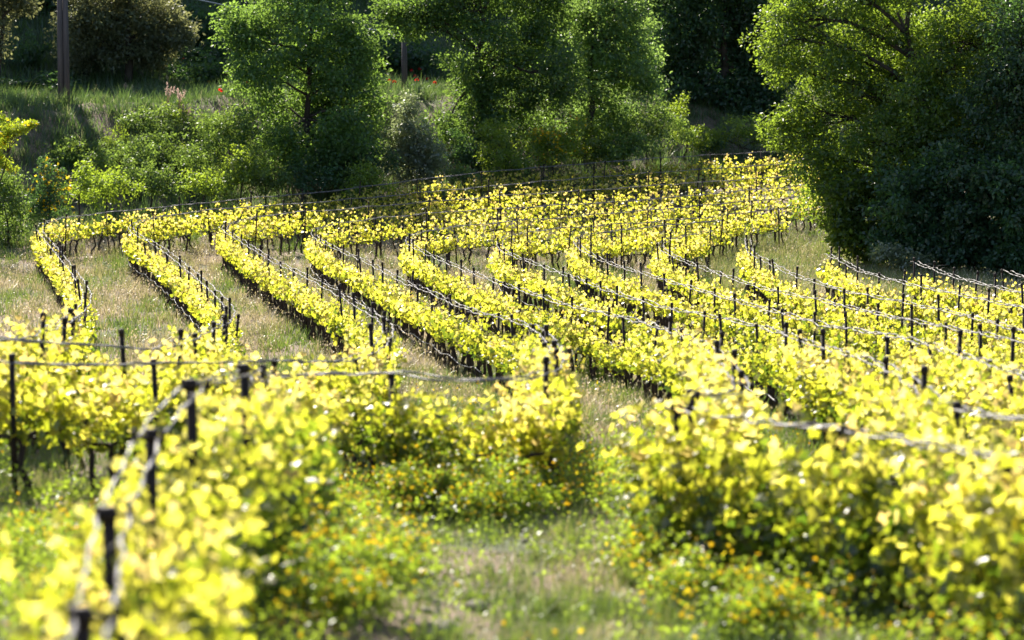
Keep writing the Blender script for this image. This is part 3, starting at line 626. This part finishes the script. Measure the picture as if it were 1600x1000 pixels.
def plume(h):
    geo = Geo(); n = 5
    for k in range(n):
        a = rng.uniform(0, 6.28); tp = np.array([math.cos(a) * .2 + .15, math.sin(a) * .2, h * rng.uniform(.8, 1.1)])
        tube(geo, [(0, 0, 0), tp * .6 * [.5, .5, 1], tp], [.008, .006, .004], 4); m = 30; t = rng.uniform(.70, 1.05, m)
        pos = tp * t[:, None] + rng.normal(0, .022, (m, 3)); nn = rng.normal(size=(m, 3)); scatter(geo, LEAF4, LEAF4F, pos, frames(nn, rng, np.tile(tp, (m, 1)) + rng.normal(0, .3, (m, 3))), rng.uniform(.05, .10, m), rng.random(m))
    return geo
for x, y, h, lab in [(262, 172, 1.0, 'tallest tuft of pink dry grass plumes on the bank crest'), (280, 185, 1.1, 'leaning tuft of pink dry plumes beside the tallest one'), (285, 203, 1.0, 'lowest tuft of dry plumes above the bank shrubs'), (196, 158, .8, 'small tuft of dry plumes in shade behind the pole')]:
    p = on_ground(x, y); tag(plume(h).build('plume_grass', [M['plume']], None, p), lab, 'grass tuft', 'dry grass plumes on the bank')
def stone(seed, s):
    gq = np.random.default_rng(seed); nu, nv_ = 14, 9; V = []
    for j in range(nv_):
        th = math.pi * j / (nv_ - 1)
        for i in range(nu):
            ph = 2 * math.pi * i / nu; d = np.array([math.sin(th) * math.cos(ph), math.sin(th) * math.sin(ph), math.cos(th)])
            rr = 1 + .13 * math.sin(d[0] * 4 + seed) * math.sin(d[1] * 5 + 1) + .09 * math.sin(d[2] * 6 + d[0] * 5 + seed)
            V.append(np.sign(d) * np.abs(d) ** .8 * rr * np.array(s) * .5)
    F = [[j * nu + i, j * nu + (i + 1) % nu, (j + 1) * nu + (i + 1) % nu, (j + 1) * nu + i] for j in range(nv_ - 1) for i in range(nu)]
    geo = Geo(); geo.add(V, [F]); return geo
for k, (x, y, s, lab) in enumerate([(735, 556, (.32, .25, .62), 'upright grey stone beside the trunks of the fourth row'), (333, 542, (.16, .12, .5), 'small pale slab standing where the second row bends'), (818, 402, (.14, .12, .8), 'slim grey stone marker under the sixth row bend'),
                                   (973, 413, (.12, .12, .9), 'slim grey stone marker under the seventh row bend'), (690, 992, (.30, .22, .12), 'flat brown stone lying on the path'), (745, 955, (.2, .16, .1), 'small brown stone lying on the path'), (660, 905, (.22, .18, .09), 'brown clod at the flowery edge of the path')]):
    p = on_ground(x, y); o = stone(k + 3, s).build('stone', [M['stone']], None, (p[0], p[1], p[2] + s[2] * .36), smooth=True); tag(o, lab, 'stone')

# ------------------------------------------------------------------ flowering bushes along the path
FB = [((700, 815), .66, 'dense yellow-flowered bush at the bend of the fourth row'), ((780, 822), .62, 'second yellow-flowered bush at the bend, next to the dark hollow'), ((640, 812), .58, 'yellow-flowered bush against the trunks of the fourth row'), ((835, 800), .5, 'small yellow-flowered bush under the last leaves of the bend'),
      ((545, 955), .66, 'large yellow-flowered bush filling the lower left path edge'), ((480, 985), .6, 'yellow-flowered bush at the bottom edge under blurred vine leaves'), ((590, 895), .45, 'low orange-flowered bush beside the brown clod'),
      ((1080, 960), .5, 'orange-flowered bush under the blurred row across the path'), ((1180, 1000), .5, 'yellow-flowered bush at the bottom edge across the path'), ((1010, 900), .32, 'small orange-flowered bush by the path edge grasses'),
      ((15, 880), .5, 'orange-flowered bush at the lower left picture edge'), ((940, 598), .5, 'green bush with few yellow flowers below the fifth row'), ((1215, 625), .5, 'flowering green bush below the sixth row trunks'), ((1290, 640), .45, 'flowering bush beside a dry tuft below the sixth row')]
for k, ((x, y), s, lab) in enumerate(FB):
    p = on_ground(x, y); bl = [(np.array([0, 0, s * .55]), (s * .75, s * .7, s * .6)), (np.array([s * .5, .1, s * .4]), (s * .5, s * .5, s * .45)), (np.array([-s * .5, -.1, s * .38]), (s * .5, s * .5, s * .42))]
    tree('flowering_bush', lab, 'flowering bush', p, bl, M['weed'], 120 + k, dens=30, per=34, csize=.13, lsize=(.035, .075), tr=.02, fork=.15, flowers=(M['yellow'], 260 if k != 11 else 110, .35, (0, -.3, .9)))

# ------------------------------------------------------------------ grasses
BLADE = np.array([[0, -.5, 0], [0, .5, 0], [.12, .38, .55], [.12, -.38, .55], [.42, 0, 1.0]])
BLADEF = [[[0, 1, 2, 3]], [[3, 2, 4]]]
def patch(X, Y):
    return (np.sin(X * .9 + Y * .35 + 1) * np.sin(Y * .42 - X * .3) + .6 * np.sin(X * 2.3 - Y * .9) * np.sin(Y * 1.1 + X * .7 + 2) + .4 * np.sin(X * 5.1 + Y) * np.sin(Y * 3.3)) / 2 + .5
def blades(geo, X, Y, hmin, hmax, wid, rnd, clump=None):
    n = len(X); Z = G(X, Y); h = rng.uniform(hmin, hmax, n) * (1 if clump is None else clump)
    a = rng.uniform(0, 2 * math.pi, n); lean = np.abs(rng.normal(0, .38, n)) + .45 * np.clip(rnd - .45, 0, 1)
    ca, sa = np.cos(a), np.sin(a); cl, sl = np.cos(lean), np.sin(lean)
    rot = np.zeros((n, 3, 3)); rot[:, :, 0] = np.stack([ca * cl, sa * cl, -sl], -1); rot[:, :, 1] = np.stack([-sa, ca, 0 * a], -1); rot[:, :, 2] = np.stack([ca * sl, sa * sl, cl], -1)
    scatter(geo, BLADE, BLADEF, np.stack([X, Y, Z - .01], -1), rot, np.stack([h * .8, wid * np.ones(n) * rng.uniform(.6, 1.3, n), h], -1), rnd)
def pathx(Y): return np.clip(-.55 + (Y - 22) * .105, -.8, 2.4)
def wedge(n, y0, y1, m=4.0):
    Y = np.sqrt(rng.uniform(y0 * y0, y1 * y1, n)); X = rng.uniform(-1, 1, n) * (Y * .185 + m); return X, Y
g = Geo()
for n, y0, y1, h0, h1, wd in [(130000, 13, 32, .08, .26, .010), (165000, 32, 62, .12, .34, .013), (225000, 62, 112, .14, .42, .019)]:
    X, Y = wedge(n, y0, y1)
    nc = n // 45; cx, cy_ = wedge(nc, y0, y1); ci = rng.integers(0, nc, n); cl = rng.random(n) < .62
    X = np.where(cl, cx[ci] + rng.normal(0, .11, n), X); Y = np.where(cl, cy_[ci] + rng.normal(0, .11, n), Y)
    cr = np.where(cl, rng.normal(0, .20, nc)[ci], 0); ch = np.where(cl, rng.uniform(.75, 1.45, nc)[ci], .8); keep = Y < foot(X) + 1
    q = patch(X, Y); path = np.exp(-((X - pathx(Y)) / .95) ** 2) * sst((60 - Y) / 25)
    keep &= rng.random(n) > .85 * path * (patch(X * 1.6, Y * 1.4 + 3) < .56)
    X, Y, q, path, cr, ch = X[keep], Y[keep], q[keep], path[keep], cr[keep], ch[keep]
    dry = np.clip(.05 + .80 * q - .34 * sst((54 - Y) / 18) - .16 * sst((X + 1) / 4) - .40 * sst((Y - 88) / 8) * sst((X - 5) / 4) + cr + rng.normal(0, .13, len(X)), 0, 1)
    blades(g, X, Y, h0, h1, wd, dry, ch)
# seed heads on the dry stems, and fresh green tufts along the path
n = 95000; X, Y = wedge(n, 42, 108); q = patch(X, Y); k = (Y < foot(X) + 1) & (rng.random(n) < np.clip(q * 1.3 - .15, .1, 1)); X, Y = X[k], Y[k]; n = len(X)
scatter(g, LEAF4, LEAF4F, np.stack([X, Y, G(X, Y) + rng.uniform(.15, .46, n)], -1), frames(rng.normal(size=(n, 3)), rng, rng.normal(size=(n, 3)) * .6 + [0, 0, 1]), rng.uniform(.03, .075, n), np.clip(rng.normal(.85, .15, n), 0, 1))
nc = 900; cx, cy_ = wedge(nc, 13, 62); kk = rng.random(nc) < .25 + .75 * np.exp(-((cx - pathx(cy_) - .9) / .7) ** 2) * (cy_ < 45); cx, cy_ = cx[kk], cy_[kk]
ci = rng.integers(0, len(cx), 42000); sp = rng.uniform(.06, .2, len(cx))[ci]
blades(g, cx[ci] + rng.normal(0, 1, len(ci)) * sp, cy_[ci] + rng.normal(0, 1, len(ci)) * sp, .10, .34, .011, np.clip(rng.normal(.12, .12, len(ci)), 0, .45), rng.uniform(.7, 1.3, len(cx))[ci])
n = 26000; X = rng.uniform(6.5, 15, n); Y = rng.uniform(86, 106, n)
blades(g, X, Y, .25, .6, .018, np.clip(rng.normal(.40, .2, n), 0, .9))
tag(g.build('grass', [M['dry_grass']]), 'dry pinkish and green grass between the vine rows', 'grass', kind='stuff')
g = Geo()
n = 150000; X = rng.uniform(-27, 28, n); t = rng.uniform(-3, 24, n); Y = foot(X) + t; q = patch(X * 1.3, Y * 1.1)
nc = 2600; cx = rng.uniform(-27, 28, nc); ct = rng.uniform(-3, 24, nc); ci = rng.integers(0, nc, n); cl = rng.random(n) < .7; sp = rng.uniform(.12, .4, nc)
X = np.where(cl, cx[ci] + rng.normal(0, 1, n) * sp[ci], X); Y = np.where(cl, foot(cx[ci]) + ct[ci] + rng.normal(0, 1, n) * sp[ci], Y); ch = np.where(cl, rng.uniform(.6, 1.35, nc)[ci], .7); cr = np.where(cl, rng.normal(0, .2, nc)[ci], 0)
blades(g, X, Y, .25, .85, .03, np.clip(.08 + .5 * q + cr + rng.normal(0, .17, n), 0, 1), ch)
n = 60000; X = rng.uniform(-30, 30, n); Y = foot(X) + rng.uniform(22, 50, n)
blades(g, X, Y, .3, .9, .05, np.clip(rng.normal(.25, .15, n), 0, .7))
tag(g.build('bank_grass', [M['bank_grass']]), 'long rough grass covering the bank and shaded slope behind', 'grass', kind='stuff')
g = Geo()
NEARP = np.concatenate([RW[4][RW[4][:, 1] < 36], RW[13]])[::3, :2]
def rowdist(X, Y):
    return np.min(np.hypot(X[:, None] - NEARP[None, :, 0], Y[:, None] - NEARP[None, :, 1]), 1)
n = 70000; X, Y = wedge(n, 13, 48); q = patch(X * 1.7 + 3, Y * 1.5); k = (q > .5) | (rng.random(n) < .12 * (Y < 34)); X, Y = X[k], Y[k]; n = len(X)
pos = np.stack([X, Y, G(X, Y) + rng.uniform(.02, .2, n)], -1)
scatter(g, LEAF4, LEAF4F, pos, frames(nrm(rng.normal(size=(n, 3)) * .7 + [0, 0, .8])), rng.uniform(.03, .075, n), rng.random(n))
# taller leafy weeds crowding the feet of the vines
n = 330000; X, Y = wedge(n, 13, 40); rd = rowdist(X, Y); pm_ = patch(X * 2.2 + 5, Y * 1.9); left = sst((-X - 2.9) / .6) * (Y < 31)
k = rng.random(n) < np.maximum(np.exp(-(np.maximum(rd - .35, 0) / .75) ** 2) * sst((pm_ - .25) / .3), left * .7)
X, Y, pm_ = X[k], Y[k], pm_[k]; n = len(X); hh = (.12 + .42 * sst((pm_ - .3) / .5)); t = rng.random(n) ** .7
pos = np.stack([X + rng.normal(0, .04, n), Y + rng.normal(0, .04, n), G(X, Y) + hh * t], -1)
scatter(g, LEAF4, LEAF4F, pos, frames(nrm(rng.normal(size=(n, 3)) + [0, 0, .5])), rng.uniform(.03, .07, n), np.clip(rng.normal(.5, .25, n), 0, 1))
tag(g.build('weeds', [M['weed']]), 'low broad-leaved weeds crowding the vine feet and path', 'weeds', kind='stuff')
g = Geo()
k = (t > .55) & (rng.random(n) < .30 * sst((patch(X * .9 + 2, Y * .8) - .2) / .4)); m = int(k.sum())
scatter(g, VLEAF6, VLEAF6F, pos[k] + [0, 0, .05], frames(nrm(rng.normal(size=(m, 3)) * .6 + [0, -.2, .8])), rng.uniform(.018, .04, m), rng.random(m))
n = 9000; X, Y = wedge(n, 13, 55); q = patch(X * .8 + 7, Y * .7); k = (q > .5) & (np.abs(X - pathx(Y)) > .5) & (rng.random(n) < np.clip(38 / Y - .4, .08, 1)); X, Y = X[k], Y[k]; n = len(X)
pos = np.stack([X, Y, G(X, Y) + rng.uniform(.12, .34, n)], -1)
scatter(g, VLEAF6, VLEAF6F, pos, frames(nrm(rng.normal(size=(n, 3)) * .6 + [0, -.2, .8])), rng.uniform(.025, .05, n), rng.random(n))
tag(g.build('wildflowers', [M['yellow']]), 'scattered yellow-orange wildflowers along the path verges', 'flowers', kind='stuff')
g = Geo(); cl = [stone(60 + k, (1, .8, .6)) for k in range(5)]
for k in range(420):
    Y_ = rng.uniform(14, 46); X_ = float(pathx(Y_)) + rng.normal(0, .55); z_ = rng.uniform(.025, .09) * (1.7 if k % 17 == 0 else 1); a_ = rng.uniform(0, 6.28)
    v_ = cl[k % 5].v[0] * z_; v_ = np.stack([v_[:, 0] * math.cos(a_) - v_[:, 1] * math.sin(a_), v_[:, 0] * math.sin(a_) + v_[:, 1] * math.cos(a_), v_[:, 2]], -1) + np.array([X_, Y_, float(G(X_, Y_)) + z_ * .15])
    g.add(v_, [cl[k % 5].f[0][0]])
tag(g.build('gravel', [M['stone']], smooth=True), 'brown clods and pebbles scattered over the path', 'gravel', kind='stuff')
